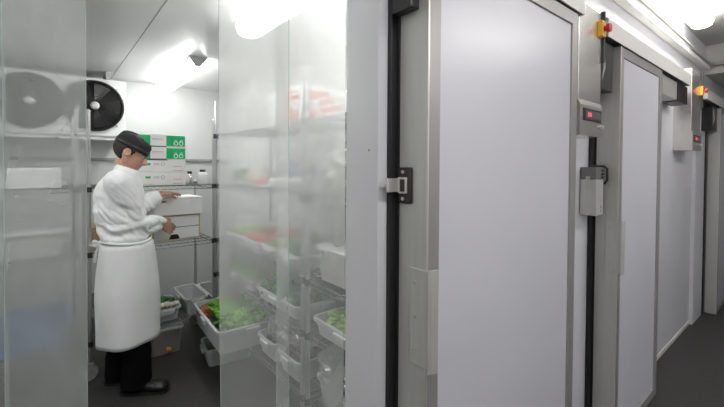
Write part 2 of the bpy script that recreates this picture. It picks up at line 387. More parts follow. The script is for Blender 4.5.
# ---------------------------------------------------------------- evaporator
t = thing('evaporator_unit', 'white ceiling evaporator with two black fans on back wall', 'evaporator', (0, 4.12, 0))
bm = NB(); box(bm, -.62, .55, 0, .34, 1.745, 2.26, .012); obj('casing', bm, M['casing'], t)
bm = NB(); box(bm, -.60, .53, .02, .32, 1.715, 1.745, .006); obj('drip_tray', bm, M['casing'], t)
for x in (-.5, .42):
    bm = NB(); box(bm, x-.02, x+.02, .05, .30, 2.26, HI, 0); obj('hanger', bm, M['greyp'], t)
for cx in (-.125, .31):
    c = Vector((cx, -.0, 2.012)); RR = .215
    bm = NB(); loft(bm, [[c + Vector((r*math.cos(a), y, r*math.sin(a))) for a in [2*PI*k/48 for k in range(48)]] for r, y in ((.002, -.004), (.205, -.004), (.205, -.035), (.222, -.04), (.222, .0))]); sh = obj('fan_shroud', bm, M['blackm'], t, True)
    bm = NB()
    for i in range(5):
        a0 = 2*PI*i/5
        p = []
        for j in range(6):
            r = .045 + .15*j/5
            p.append([c + Vector((r*math.cos(a0 + da), -.018 - dy, r*math.sin(a0 + da))) for da, dy in ((-.34, -.010), (0, 0), (.34, .010), (.34, .0125), (0, .0025), (-.34, -.0075))])
        loft(bm, p)
    obj('fan_blades', bm, M['fanblade'], t)
    bm = NB(); cyl(bm, c+Vector((0,-.02,0)), c+Vector((0,-.052,0)), .034, 24); sph(bm, c+Vector((0,-.052,0)), (.03,.014,.03)); obj('fan_hub', bm, M['fanhub'], t, True)
    bm = NB()
    for k in range(9): ringmesh(bm, c+Vector((0,-.046,0)), (0,1,0), .04+.0215*k, .0012, 40, 4)
    for k in range(8):
        a = PI*k/4+.3; tube(bm, [c+Vector((.03*math.cos(a),-.047,.03*math.sin(a))), c+Vector((.224*math.cos(a),-.044,.224*math.sin(a)))], .0022, 5)
    obj('fan_guard', bm, M['blackm'], t)
    for k in range(4):
        a = PI/4+PI*k/2; q = c+Vector((.24*math.cos(a), 0, .24*math.sin(a)))
        bm = NB(); tube(bm, [q-Vector((.03*math.cos(a),.02,.03*math.sin(a))), q+Vector((0,-.012,0))], .007, 8); obj('guard_clip', bm, M['greyp'], t)

# ---------------------------------------------------------------- wire shelving
def shelving(x0, x1, y0, y1, levels, H, label, caster=False, name='wire_shelving', HB=None):
    t = thing(name, label, 'shelving', (x0, y0, 0)); W = x1-x0; D = y1-y0
    zb = .13 if caster else 0
    for (x, y) in ((0,0), (W,0), (0,D), (W,D)):
        bm = NB(); HH = HB if (HB and y > 0) else H; tube(bm, [(x,y,zb), (x,y,HH)], .0125, 12); sph(bm, (x,y,HH), .0135, 6)
        if not caster: cyl(bm, (x,y,0), (x,y,.015), .02, 14)
        p = obj('post', bm, M['chrome'], t, False)
        for z in levels:
            bm = NB(); cyl(bm, (x,y,z-.03), (x,y,z+.006), .0185, 14); obj('collar', bm, M['blackm'], p)
        if caster:
            bm = NB(); ang = .5
            box(bm, x-.022, x+.022, y-.018, y+.018, .112, .13, .003)
            box(bm, x-.03, x+.02, y-.02, y-.017, .045, .12); box(bm, x-.03, x+.02, y+.017, y+.02, .045, .12)
            c = obj('caster', bm, M['aludk'], t)
            bm = NB(); cyl(bm, (x-.01, y-.014, .058), (x-.01, y+.014, .058), .045, 24); w = obj('wheel', bm, M['greyp'], c)
            bm = NB(); ringmesh(bm, (x-.01, y, .058), (0,1,0), .044, .014, 28, 8); obj('tyre', bm, M['tray'], c, True)
    for z in levels:
        bm = NB()
        for zz in (z-.002, z-.028):
            for (a, b) in (((0,0),(W,0)), ((0,D),(W,D)), ((0,0),(0,D)), ((W,0),(W,D))):
                tube(bm, [(*a, zz), (*b, zz)], .003, 6)
        n = int(max(W, D)/.028)
        long_x = W > D
        for k in range(1, n):
            if long_x: x = W*k/n; tube(bm, [(x, 0, z), (x, D, z)], .0017, 4, False)
            else: y = D*k/n; tube(bm, [(0, y, z), (W, y, z)], .0017, 4, False)
        for f in (.25, .5, .75):
            if long_x: tube(bm, [(0, D*f, z-.004), (W, D*f, z-.004)], .003, 5)
            else: tube(bm, [(W*f, 0, z-.004), (W*f, D, z-.004)], .003, 5)
        # zig-zag truss wire on each side
        L_ = W if long_x else D; m = int(L_/.045)
        for side in (0, D if long_x else W):
            pts = []
            for k in range(2*m+1):
                q = L_*k/(2*m); zz = z-.002 if k % 2 else z-.028
                pts.append((q, side, zz) if long_x else (side, q, zz))
            tube(bm, pts, .0018, 4, False)
        o = obj('wire_shelf', bm, M['wire'], t)
    return t
LV = (.27, .885, 1.335)
shelving(.205, 1.045, 3.20, 3.72, LV, 1.86, 'chrome wire shelving on casters behind the chef, against back wall', True, HB=1.345)
shelving(-.90, .14, 3.20, 3.72, LV, 1.86, 'chrome wire shelving seen through the left curtain strip')
SX0, SX1 = 1.04, 1.52
SL = (.27, .62, .90, 1.34, 1.74)
shelving(SX0, SX1, 1.76, 3.14, SL, 2.0, 'long chrome wire shelving of vegetables on the right side')
shelving(SX0, SX1, 1.10, 1.71, SL, 2.0, 'short chrome wire shelving nearest the doorway on the right')

MAPON = False
def mp_(x, y, z):
    if not MAPON: return x, y, z
    z2 = z+.02 if z >= 1.7 else z-.015 if z >= 1.35 else z-.05 if z >= .95 else z
    return x+.09, y*1.10, z2
# ---------------------------------------------------------------- trays, tubs, boxes
def rr(cx, cy, z, hx, hy, r, n=5):
    o = []
    for (sx, sy, a0) in ((1,1,0), (-1,1,PI/2), (-1,-1,PI), (1,-1,3*PI/2)):
        for k in range(n+1):
            a = a0 + PI/2*k/n
            o.append(Vector((cx+sx*(hx-r)+r*math.cos(a), cy+sy*(hy-r)+r*math.sin(a), z)))
    return o
def tray_bm(lx, ly, h, taper=.015, lip=.012, th=.004, r=.03):
    hx, hy = lx/2-lip, ly/2-lip
    rings = [rr(0,0,0,hx-taper,hy-taper,r), rr(0,0,h-.014,hx,hy,r), rr(0,0,h-.016,hx+lip,hy+lip,r+lip), rr(0,0,h,hx+lip,hy+lip,r+lip),
             rr(0,0,h,hx-th,hy-th,r), rr(0,0,th,hx-taper-th,hy-taper-th,r)]
    bm = NB(); loft(bm, rings)
    return bm
def tray(x, y, z, lx, ly, h, label, m='tray', rz=0, name='tray', cat='tray', group=None, handles=True, lid=False):
    x, y, z = mp_(x, y, z); ly = ly*1.1 if MAPON else ly
    t = thing(name, label, cat, (x, y, z), rz, group)
    obj('tub_body' if lid else 'tray_body', tray_bm(lx, ly, h), M[m], t)
    if handles and not lid:
        for s in (-1, 1):
            bm = NB(); box(bm, s*(lx/2+.004)-.008, s*(lx/2+.004)+.008, -.05, .05, h-.045, h-.012, .004); obj('handle', bm, M[m], t)
            bm = NB(); box(bm, -.05, .05, s*(ly/2+.004)-.008, s*(ly/2+.004)+.008, h-.045, h-.012, .004); obj('handle', bm, M[m], t)
    if lid:
        bm = NB(); loft(bm, [rr(0,0,h-.010,lx/2+.003,ly/2+.003,.04), rr(0,0,h+.004,lx/2+.003,ly/2+.003,.04), rr(0,0,h+.010,lx/2-.012,ly/2-.012,.03), rr(0,0,h+.004,lx/2-.025,ly/2-.025,.03)]); obj('lid', bm, M['tray'], t)
    return t
# carton: solid card box with a lid lip
def carton(x, y, z, lx, ly, h, label, m='card', rz=0, group=None, name='carton', lidh=.0, slot=False):
    x, y, z = mp_(x, y, z)
    t = thing(name, label, 'box', (x, y, z), rz, group)
    hh = h-lidh*.0
    bm = NB(); box(bm, -lx/2, lx/2, -ly/2, ly/2, 0, h-.002 if lidh else h, .003); obj('body', bm, M[m], t)
    if lidh:
        bm = NB(); e = .004
        prof = [rr(0,0,h-lidh,lx/2+e,ly/2+e,.004,1), rr(0,0,h+.002,lx/2+e,ly/2+e,.004,1)]
        loft(bm, prof); obj('lid', bm, M['card'], t)
    return t
def mark(t, m, x0, x1, z0, z1, yf, name='printed_mark', face='y', rnd=0):
    bm = NB()
    if face == 'y': box(bm, x0, x1, yf-.0012, yf, z0, z1)
    else: box(bm, yf-.0012, yf, x0, x1, z0, z1)
    return obj(name, bm, M[m], t)
# four stacked white cartons on the back shelf (two green banded above two plain)
GX = .63; GW = .42; GY = 3.44; GD = .38; yf = -GD/2
z = 1.337
for i in range(2):
    lab = ('white carton with small green squares, bottom of the four carton stack', 'white carton with small green squares, under the green banded cartons')[i]
    t = carton(GX, GY, z, GW, GD, .099, lab)
    for s in (-.03,): mark(t, 'green', -.075, -.04, .055, .072, yf, 'green_stamp')
    mark(t, 'greyink', -.02, .02, .056, .060, yf, 'printed_line'); mark(t, 'greyink', -.02, .02, .066, .070, yf, 'printed_line')
    bm = NB(); ringmesh(bm, (.045, yf-.0006, .063), (0,1,0), .012, .0018, 20, 4); obj('printed_seal', bm, M['greyink'], t)
    mark(t, 'redp', .12, .18, .045, .048, yf, 'red_line'); mark(t, 'kraft', .115, .19, .012, .016, yf, 'tan_line')
    mark(t, 'greyink', -.21, -.02, .010, .012, yf, 'printed_line'); mark(t, 'blackm', -.12, .08, .094, .098, yf, 'hand_slot') if i else None
    z += .100
for i in range(2):
    lab = ('green banded white carton, lower of the two on the stack', 'green banded white carton, topmost of the stack')[i]
    t = carton(GX, GY, z, GW, GD, .097, lab)
    mark(t, 'green', -GW/2+.004, -.04, .006, .086, yf, 'green_panel'); gp = mark(t, 'green', .07, GW/2-.004, .006, .088, yf, 'green_panel')
    mark(t, 'greyink', -.03, .05, .058, .062, yf, 'printed_line'); mark(t, 'greyink', -.03, .05, .050, .052, yf, 'printed_line')
    bm = NB()
    for cx in (.138, .176):
        ringmesh(bm, (cx, yf-.002, .028), (0,1,0), .0135, .0028, 24, 4)
    tube(bm, [(.150, yf-.002, .036), (.140, yf-.002, .052), (.128, yf-.002, .050)], .0026, 5); tube(bm, [(.166, yf-.002, .038), (.178, yf-.002, .058), (.188, yf-.002, .040)], .0026, 5)
    obj('white_emblem', bm, M['whiteink'], t)
    bm = NB(); box(bm, .105, .107, yf-.0018, yf-.001, .02, .08); obj('fold_line', bm, M['herb'], t)
    mark(t, 'blackm', -.12, .07, -.0005, .006, yf, 'hand_slot')
    z += .098
# cartons the chef handles
bx = thing('carton', 'open brown-edged white carton on the wire shelf under the chef\'s lower hand', 'box', (.815, 3.49, .887), R(3))
bm = NB()
box(bm, -.21, .16, -.14, .14, 0, .20, .002)
obj('body', bm, M['kraft'], bx)
bm = NB(); box(bm, -.195, .148, -.1425, -.1400, .008, .098); obj('front_label_panel', bm, M['card'], bx)
bm = NB(); box(bm, -.195, .148, -.1425, -.1400, .106, .192); obj('front_label_panel', bm, M['card'], bx)
bm = NB(); box(bm, -.21, .155, -.1435, -.1400, .099, .105); obj('dark_fold', bm, M['sack'], bx)
bm = NB(); loft(bm, [[(x, y, z_) for (x, z_) in ((-.085,.008),(-.005,.008),(-.015,.036),(-.025,.045),(-.065,.045),(-.075,.036))] for y in (-.144, -.1415)]); obj('hand_hole', bm, M['blackm'], bx)
lid = thing('carton', 'white carton with paper labels held under the chef\'s upper hand', 'box', (.80, 3.475, 1.092), R(3))
bm = NB(); box(bm, -.255, .185, -.16, .15, .0, .140, .003); obj('cover', bm, M['card'], lid)
bm = NB(); box(bm, .015, .085, -.1625, -.160, .092, .120); obj('paper_label', bm, M['whiteink'], lid)
bm = NB(); box(bm, -.16, -.09, -.1625, -.160, .088, .104); obj('paper_label', bm, M['whiteink'], lid)
bm = NB(); box(bm, -.15, -.10, -.164, -.1625, .106, .116); obj('hand_slot', bm, M['smoke'], lid)

# kettle-like jugs on the upper shelf
def jug(x, y, z, m, label, r=.05, h=.10):
    t = thing('lidded_jar', label, 'jar', (x, y, z))
    bm = NB(); loft(bm, [ell(0,0,zz,rr_,rr_,20) for zz, rr_ in ((0,r*.9),(.01,r),(h*.75,r),(h*.95,r*.75),(h,r*.6))]); obj('jar_body', bm, M[m], t, True)
    bm = NB(); cyl(bm, (0,0,h), (0,0,h+.02), r*.55, 16); obj('lid', bm, M['blackm'], t)
    return t
jug(.985, 3.30, 1.338, 'card', 'round white jar with black lid beside the carton stack', .042, .10)
jug(.90, 3.36, 1.338, 'steel', 'steel jar with black lid between the carton stack and the white jar', .032, .085)
# back unit lower contents
tray(.925, 3.45, .272, .19, .42, .14, 'empty pale grey tray on the lowest shelf at the corner post', 'tray')
tray(.70, 3.42, .272, .22, .36, .10, 'white tray of dark leaves on the lowest shelf behind the chef\'s apron', 'tray')
tray(.70, 3.42, .0, .26, .32, .20, 'frosted tub with carrots on the floor under the wire shelving', 'tubclear', lid=True, name='storage_tub', cat='tub')
tray(1.30, 3.55, .0, .46, .50, .36, 'empty pale grey crate on the floor in the back corner', 'tray', name='storage_crate', cat='crate')
# right side trays
tray(1.06, 2.755, .272, .46, .68, .155, 'large white tray of lettuce overhanging the lowest right shelf', 'tray', R(-3))
tray(1.065, 2.955, .0, .36, .27, .13, 'small white tray on the floor under the large lettuce tray', 'tray', R(-8))
SXc = 1.17

# ---------------------------------------------------------------- vegetables
rnd = random.Random(4)
def leafy_mesh(name, m, r, n, seed, flat=.8, ruffle=.18, lw=.55, up=.5):
    q = random.Random(seed); bm = NB()
    for i in range(n):
        az = q.uniform(0, 2*PI); el = q.uniform(.05, 1.35); L_ = r*q.uniform(.8, 1.15); w = L_*lw*q.uniform(.8, 1.2)
        nu, nv = 6, 5; g = []
        curl = q.uniform(.3, .9)
        for a in range(nu+1):
            row = []
            for b in range(nv):
                s = a/nu; c = (b/(nv-1)-.5)*2
                e = el + (s-.5)*curl*(-1)
                rad = L_*s; ww = w*math.sin(PI*min(1, .12+s*.83))*.9
                d = Vector((math.cos(az)*math.cos(e), math.sin(az)*math.cos(e), math.sin(e)*flat))
                side = Vector((-math.sin(az), math.cos(az), 0))
                p = d*rad + side*c*ww + Vector((0,0,1))*(ruffle*L_*.35*math.sin(7*c+i)*s + .10*r*c*c)
                p += noise.noise_vector(p*30+Vector((i,0,0)))*ruffle*L_*.22
                row.append(bm.verts.new(p))
            g.append(row)
        for a in range(nu):
            for b in range(nv-1): bm.faces.new((g[a][b], g[a][b+1], g[a+1][b+1], g[a+1][b]))
    return bm
def floret_mesh(seed):
    q = random.Random(seed); bm = NB()
    tube(bm, [(0,0,0), (0,0,.04)], [.016,.022], 8)
    for i in range(26):
        a = q.uniform(0, 2*PI); e = q.uniform(.1, PI/2); R0 = .045
        sph(bm, (R0*math.cos(a)*math.cos(e), R0*math.sin(a)*math.cos(e), .035+.035*math.sin(e)), q.uniform(.013,.02), 4)
    return bm
def solid(o, th=.0012):
    md = o.modifiers.new('t', 'SOLIDIFY'); md.thickness = th; return o
PR = {}
def proto(key, name, cat, bm, m, smooth=True, thick=False):
    o = obj(name, bm, M[m], None, smooth)
    if thick: solid(o)
    o['category'] = cat; PR[key] = [o, False]
def put(key, x, y, z, label, group=None, s=1., rz=None):
    o, used = PR[key]
    if used: o = o.copy(); C.objects.link(o)
    PR[key][1] = True
    x, y, z = mp_(x, y, z)
    o.location = (x, y, z); o.rotation_euler = (0, 0, rnd.uniform(0, 6) if rz is None else rz); o.scale = (s, s, s)
    o['label'] = label
    if group: o['group'] = group
    elif 'group' in o: del o['group']
    return o
proto('lettuce', 'lettuce_head', 'lettuce', leafy_mesh('l', None, .095, 46, 1, .8, .5, .45), 'lettuce', thick=True)
proto('pale', 'pale_lettuce', 'lettuce', leafy_mesh('l', None, .085, 30, 2, .8, .3, .55), 'pale', thick=True)
proto('dark', 'leafy_greens', 'greens', leafy_mesh('l', None, .085, 34, 3, .75, .4, .35), 'dark', thick=True)
proto('redleaf', 'red_lettuce', 'lettuce', leafy_mesh('l', None, .08, 40, 5, .8, .5, .45), 'redleaf', thick=True)
proto('herb', 'herb_bunch', 'herbs', leafy_mesh('l', None, .08, 60, 6, .6, .6, .22), 'herb', thick=True)
proto('purple', 'purple_cabbage', 'cabbage', leafy_mesh('l', None, .085, 26, 7, .9, .25, .7), 'purple', thick=True)
proto('cabbage', 'green_cabbage', 'cabbage', leafy_mesh('l', None, .10, 36, 8, .95, .25, .7), 'cabbage', thick=True)
proto('broc', 'broccoli_head', 'broccoli', floret_mesh(3), 'broc')
bm = NB(); sph(bm, (0,0,.031), (.036,.036,.031), 10); proto('tomato', 'tomato', 'tomato', bm, 'tomato')
bm = NB(); loft(bm, [ell(0,0,z_,r_,r_,14) for z_, r_ in ((0,.010),(.018,.010),(.020,.024),(.030,.026),(.040,.018),(.044,.004))]); proto('mush', 'mushroom', 'mushroom', bm, 'onion')
bm = NB(); tube(bm, [(-.08,0,.016),(-.02,.004,.018),(.07,0,.012)], [.017,.014,.004], 10); proto('carrot', 'carrot', 'carrot', bm, 'orange')

def fill(key, x0, x1, y0, y1, z, nx, ny, label, group, s=1., jit=.012, zj=.012):
    for i in range(nx):
        for j in range(ny):
            x = x0+(x1-x0)*(i+.5)/nx+rnd.uniform(-jit, jit); y = y0+(y1-y0)*(j+.5)/ny+rnd.uniform(-jit, jit)
            put(key, x, y, z+rnd.uniform(0, zj), label, group, s*rnd.uniform(.9, 1.1))
# back lowest shelf tray: dark greens and mushrooms
fill('dark', .62, .78, 3.28, 3.54, .325, 2, 3, 'dark green leaves heaped in the tray behind the apron', 'dark leaves in the tray behind the chef', .85)
for i in range(5): put('mush', .635+.033*i, 3.262+.008*(i%2), .362+.006*(i%3), 'pale mushroom at the front edge of the dark leaf tray', 'mushrooms in front of the dark leaves', 1.1)
fill('carrot', .66, .74, 3.31, 3.53, .012, 2, 4, 'orange carrot lying in the frosted floor tub', 'carrots in the frosted floor tub', 1.0, .01, .05)
# large tray of lettuce
fill('lettuce', .94, 1.26, 2.46, 3.00, .365, 3, 4, 'bright green frilly lettuce heaped in the large low tray', 'lettuces in the large low tray', 1.0, .015, .03)
for (x, y) in ((.90, 2.93), (.92, 3.0), (1.02, 3.02)): put('redleaf', x, y, .375, 'reddish brown lettuce at the back corner of the large low tray', 'red lettuces in the large low tray', .8)
fill("dark", .95, 1.17, 2.88, 3.03, .045, 2, 2, 'dark leaves in the small floor tray', 'dark leaves in the small floor tray', .7)

# right shelving: lowest level (.27), wrapped purple cabbages
def clear_bag(x, y, z, sx, sy, sz, seed, label):
    x, y, z = mp_(x, y, z); sy *= 1.1
    t = thing('plastic_bag', label, 'bag', (x, y, z))
    bm = NB(); bmesh.ops.create_icosphere(bm, subdivisions=5, radius=1)
    for v in bm.verts:
        p = v.co.copy(); k = noise.noise(p*2.6+Vector((seed,0,0)))*.22 + abs(noise.noise(p*6+Vector((0,seed,0))))*.16
        p = p*(1+k); p.x = math.copysign(abs(p.x)**.8, p.x); p.y = math.copysign(abs(p.y)**.8, p.y)
        v.co = Vector((p.x*sx, p.y*sy, max(.0, (p.z+.85)*sz)))
    obj('bag_film', bm, M['poly'], t, True); return t
MAPON = True
def sfill(level_z, ya, yb, n, key, lab, grp, th=.10, trm='tray', nx=3, ny=3, s=1., lift=.045, tl='white tray', x=None):
    x = x or SXc
    for k in range(n):
        a = ya+(yb-ya)*k/n+.005; b = ya+(yb-ya)*(k+1)/n-.005
        tray(x, (a+b)/2, level_z+.002, .42, b-a, th, tl[k] if isinstance(tl, list) else tl, trm)
        if key: fill(key, x-.16, x+.16, a+.05, b-.05, level_z+lift, nx, ny, lab, grp, s)
sfill(.27, 1.66, 2.18, 2, 'purple', 'dark purple cabbage in a tray on the lowest right shelf', 'purple cabbages on the lowest shelf', .12, 'tray', 3, 2, .95, .06,
      ['white tray of purple cabbage at the near end of the lowest shelf', 'white tray of purple cabbage beside the large lettuce tray'])
clear_bag(1.15, 1.92, .39, .17, .20, .095, 3, 'crumpled clear plastic bag spread over the purple cabbages')
sfill(.62, 2.24, 2.79, 1, 'lettuce', 'green leafy head in the tray on second right shelf', 'green heads on the second shelf', .08, 'tray', 3, 4, .95, .05,
      ['white tray of loose green heads at far end of the second shelf'])
for (x, y) in ((1.02, 2.46), (1.05, 2.36), (1.03, 2.58), (1.09, 2.50)): put('broc', x, y, .755, 'broccoli head on top of the loose green heads', 'broccoli on the second shelf', 1.25)
sfill(.62, 1.68, 2.20, 1, 'herb', 'dark green herb bunch in tray under the red tomatoes shelf', 'herb bunches on the second shelf', .08, 'tray', 3, 3, 1.1, .05,
      ['white tray of dark herbs at near end of the second shelf'])
# .95 level: tomatoes, pale lettuce, herbs
sfill(.95, 2.42, 2.79, 1, 'pale', 'pale lettuce in the far tray at waist height', 'pale lettuces in the far waist height tray', .085, 'tray', 3, 2, .85, .05,
      ['white tray of pale lettuce at the far end of waist height shelf'])
tray(SXc, 2.27, .952, .42, .27, .085, 'white tray of red tomatoes at waist height')
fill('tomato', SXc-.18, SXc+.18, 2.15, 2.39, 1.0, 5, 3, 'red tomato in the waist height tray', 'red tomatoes at waist height', 1., .004, .01)
sfill(.95, 1.90, 2.12, 1, 'pale', 'light green lettuce next to the red tomatoes', 'light green lettuces beside the tomatoes', .085, 'tray', 3, 2, .9, .06,
      ['white tray of light green lettuce between tomatoes and dark herbs'])
sfill(.95, 1.66, 1.89, 1, 'herb', 'dark green herb bunch at the near end of waist height shelf', 'dark herbs at waist height', .085, 'tray', 3, 2, 1.05, .05,
      ['white tray of dark green herbs nearest at waist height'])
# 1.355 level
t = put('cabbage', 1.08, 2.62, 1.40, 'large pale green cabbage at the far end of the shoulder height shelf', s=1.05)
bm = NB(); sph(bm, (0,0,.075), (.10,.10,.075), 12); o = obj('melon', bm, M['caul'], None, True); o.location = mp_(1.09, 2.36, 1.357); tag(o, 'round pale melon between cabbage and blue sack on right shelf', 'melon')
def sack(x, y, z, sx, sy, sz, seed, m, label, name='sack'):
    bm = NB(); bmesh.ops.create_icosphere(bm, subdivisions=4, radius=1)
    for v in bm.verts:
        p = v.co.copy(); k = noise.noise(p*1.8+Vector((seed,0,0)))*.3
        p = p*(1+k); v.co = Vector((p.x*sx, p.y*sy, max(0, (p.z+.8)*sz)))
    o = obj(name, bm, M[m], None, True); o.location = mp_(x, y, z); return tag(o, label, 'bag')
sack(1.22, 2.05, 1.357, .15, .22, .10, 5, 'sack', 'slumped blue sack on the shoulder height right shelf')
tray(1.05, 1.93, 1.357, .18, .26, .05, 'shallow white tray of mushrooms in front of the blue sack', 'tray', handles=False)
fill('mush', .98, 1.12, 1.83, 2.03, 1.375, 3, 5, 'white mushroom in the shallow tray by the blue sack', 'mushrooms in the shallow tray', 1.2, .006, .012)
tray(1.05, 2.20, 1.357, .18, .20, .03, 'shallow white tray of small red tomatoes at shoulder height', 'tray', handles=False)
fill('tomato', .985, 1.115, 2.13, 2.27, 1.362, 4, 4, 'small red tomato in the shallow shoulder height tray', 'small red tomatoes at shoulder height', .6, .003, .004)
tray(1.09, 1.72, 1.357, .22, .14, .07, 'small clear tub at the near end of the shoulder height shelf', 'tubclear', handles=False, name='storage_tub', cat='tub')
# top shelf cartons of the long unit
for i, (y, h, lb) in enumerate(((2.55, .20, 'plain white carton at the far end of the top right shelf'), (2.18, .22, 'white carton in the middle of the top right shelf'))):
    carton(1.17, y, 1.722, .36, .30, h, lb)
def redbox(x, y, z, lab):
    t = carton(x, y, z, .36, .26, .105, lab)
    mark(t, 'redp', -.10, .10, .02, .05, -.18, 'red_band', 'x'); mark(t, 'redp', -.03, .10, .062, .092, -.18, 'red_band', 'x')
    mark(t, 'greyink', -.11, -.05, .065, .070, -.18, 'printed_line', 'x')
    mark(t, 'redp', -.17, .0, .02, .075, -.13, 'red_band')
redbox(1.17, 1.80, 1.722, 'red striped white carton, lower of two on the long shelving top')
redbox(1.17, 1.80, 1.829, 'red striped white carton, upper of two on the long shelving top')
# short unit nearest the doorway
redbox(1.17, 1.42, 1.722, 'red striped white carton on the short shelving near the doorway')
put('cabbage', 1.08, 1.47, 1.40, 'green cabbage wrapped in film on the short shelving', s=1.0)
put('cabbage', 1.10, 1.455, 1.50, 'green cabbage on top of the wrapped green cabbage', s=.85)
clear_bag(1.12, 1.42, 1.357, .13, .12, .14, 9, 'clear plastic bag around green cabbages on the short shelving')
for i, z_ in enumerate((1.357, 1.447)):
    tray(1.10, 1.20, z_, .26, .24, .078, ('frosted lidded tub, lower of the pair nearest the doorway', 'frosted lidded tub, upper of the pair nearest the doorway')[i], 'tubc', lid=True, name='storage_tub', cat='tub')
tray(1.13, 1.42, .952, .30, .28, .17, 'square frosted tub with lid at waist height on short shelving', 'tubc', lid=True, name='storage_tub', cat='tub')
tray(1.13, 1.14, .952, .30, .22, .11, 'low frosted tub with lid at the near end of waist height shelf', 'tubc', lid=True, name='storage_tub', cat='tub')
sfill(.62, 1.06, 1.55, 1, 'pale', 'yellowish green lettuce on the second level of the short shelving', 'yellowish lettuces on the short shelving', .09, 'tray', 3, 4, 1., .06,
      ['white tray of yellowish green lettuce on the short shelving'])
tray(1.13, 1.31, .272, .32, .44, .14, 'white tray inside the large clear bag on short shelving bottom', 'tray')
clear_bag(1.12, 1.31, .40, .18, .24, .085, 13, 'large bulging clear bag on the bottom of the short shelving')
MAPON = False
# left unit contents behind the left strip
carton(-.09, 3.40, 1.337, .30, .26, .13, 'low white carton seen through the left strip below the fans')
carton(-.50, 3.42, 1.337, .34, .30, .20, 'taller white carton at the far left shelving')
tray(-.10, 3.42, .887, .40, .40, .16, 'pinkish tub on the middle left shelf behind the left strip', 'tubc', lid=True, name='storage_tub', cat='tub')
tray(-.55, 3.42, .887, .40, .40, .14, 'white tray on the middle shelf at far left')
tray(-.15, 3.42, .272, .50, .40, .20, 'blue crate on the lowest left shelf behind the left strip', 'blue', name='storage_crate', cat='crate')
carton(.33, 3.46, .887, .20, .30, .16, 'small brown carton behind the chef\'s back', 'kraft')
tray(.36, 3.44, .272, .26, .36, .22, 'dark green crate low behind the chef\'s apron', 'dark', name='storage_crate', cat='crate')

# ---------------------------------------------------------------- strip curtain
bm = NB(); box(bm, OX0+.01, OX1-.01, .985, 1.005, 2.10, 2.16, .003); rl = obj('curtain_rail', bm, M['steel']); tag(rl, 'steel rail holding the plastic curtain strips over the doorway', 'rail')
def strip(x0, x1, y, m, label, seed, bow=.02, sway=0., wave=.006, marks=()):
    t = thing('curtain_strip', label, 'curtain strip', (x0, y, 0))
    W = x1-x0; nx, nz = 12, 60; th = .003
    q = random.Random(seed)
    def P(i, k, side):
        u = i/nx; z = .03 + (2.12-.03)*k/nz; s = (2.12-z)/2.1
        yy = bow*math.sin(PI*u)*(.6+.4*math.sin(3*s+seed)) + wave*noise.noise(Vector((u*2.5, z*2.2, seed))) * 2*s
        return Vector((W*u + sway*s*s, yy + side*th, z))
    bm = NB(); F = [[bm.verts.new(P(i,k,0)) for i in range(nx+1)] for k in range(nz+1)]; B = [[bm.verts.new(P(i,k,1)) for i in range(nx+1)] for k in range(nz+1)]
    for k in range(nz):
        for i in range(nx):
            bm.faces.new((F[k][i], F[k][i+1], F[k+1][i+1], F[k+1][i]))
    for v in [v for r in B for v in r]: bm.verts.remove(v)
    obj('strip_sheet', bm, M[m], t, True)
    bm = NB()
    for i in (0, nx): tube(bm, [P(i,k,0) for k in range(nz+1)], .0009, 6)
    obj('strip_edge', bm, M['pvcedge'], t, True)
    if marks:
        for (mx, mz, mr) in marks:
            bm = NB(); vs = []
            c = Vector((mx, -.0015, mz))
            for a in range(10): 
                rr2 = mr*q.uniform(.4, 1.2); vs.append(bm.verts.new(c+Vector((rr2*math.cos(a*PI/5)*.8, bow*math.sin(PI*mx/W)*.6, rr2*math.sin(a*PI/5)))))
            bm.faces.new(vs)
            obj('scuff_mark', bm, M['scuff'], t)
    return t
q = random.Random(7)
mk = [(.055+q.uniform(-.004,.004), 1.62+.012*i, q.uniform(.0008,.0022)) for i in range(8)] + [(.085+q.uniform(-.01,.01), 1.55+q.uniform(-.02,.02), q.uniform(.001,.004)) for i in range(6)] + [(.02,1.575,.002),(.04,1.665,.003),(.11,1.56,.003),(.125,1.60,.0012),(.125,1.58,.0012)]
strip(-.068, .060, .990, 'pvcl', 'scuffed milky plastic strip hanging at the left of the opening', 2, .010, -.006, .004, mk)
strip(-.30, -.0655, 1.004, 'pvcl', 'milky plastic strip at the extreme left edge of the doorway', 3, .010, 0, .004)
strip(.335, .535, .988, 'pvc', 'wide cloudy plastic strip bounding the right of the opening', 5, .012, .012, .008)
strip(.505, .748, 1.002, 'pvc', 'wide cloudy plastic strip against the right jamb', 8, .010, 0, .008)

# ---------------------------------------------------------------- the chef
ROOT = Vector((.405, 2.965, 0)); RZ = R(-14)
chef = thing('person', 'chef in white jacket, white apron and black cap lifting a carton lid', 'person', ROOT, RZ)
Rm = Matrix.Rotation(-RZ, 3, 'Z')
def Lw(x, y, z): return Rm @ (Vector((x, y, z)) - ROOT)
# joints (local: facing +x, right side is -y)
shR = Vector((-.035, -.175, 1.385)); shL = Vector((-.02, .175, 1.385))
elR = Lw(.45, 2.90, 1.085); wrR = Lw(.635, 3.175, 1.065)
elL = Vector((.16, .235, 1.20)); wrL = Lw(.655, 3.235, 1.262)
elL = Lw(.46, 3.165, 1.20)
def limb(bm, pts, rad, n=16, cap=True):
    tube(bm, pts, rad, n)
    sph(bm, pts[0], rad[0], 8); sph(bm, pts[-1], rad[-1], 8)
def torso(bm, g=0.):
    S = [(.80, -.01, .105, .155), (.90, -.015, .12, .175), (1.00, -.02, .115, .165), (1.10, -.03, .118, .165), (1.20, -.045, .125, .178), (1.30, -.05, .122, .188), (1.37, -.045, .108, .180), (1.42, -.03, .08, .13), (1.455, -.012, .058, .075)]
    loft(bm, [ell(cx, 0, z, rx+g, ry+g, 28) for z, cx, rx, ry in S])
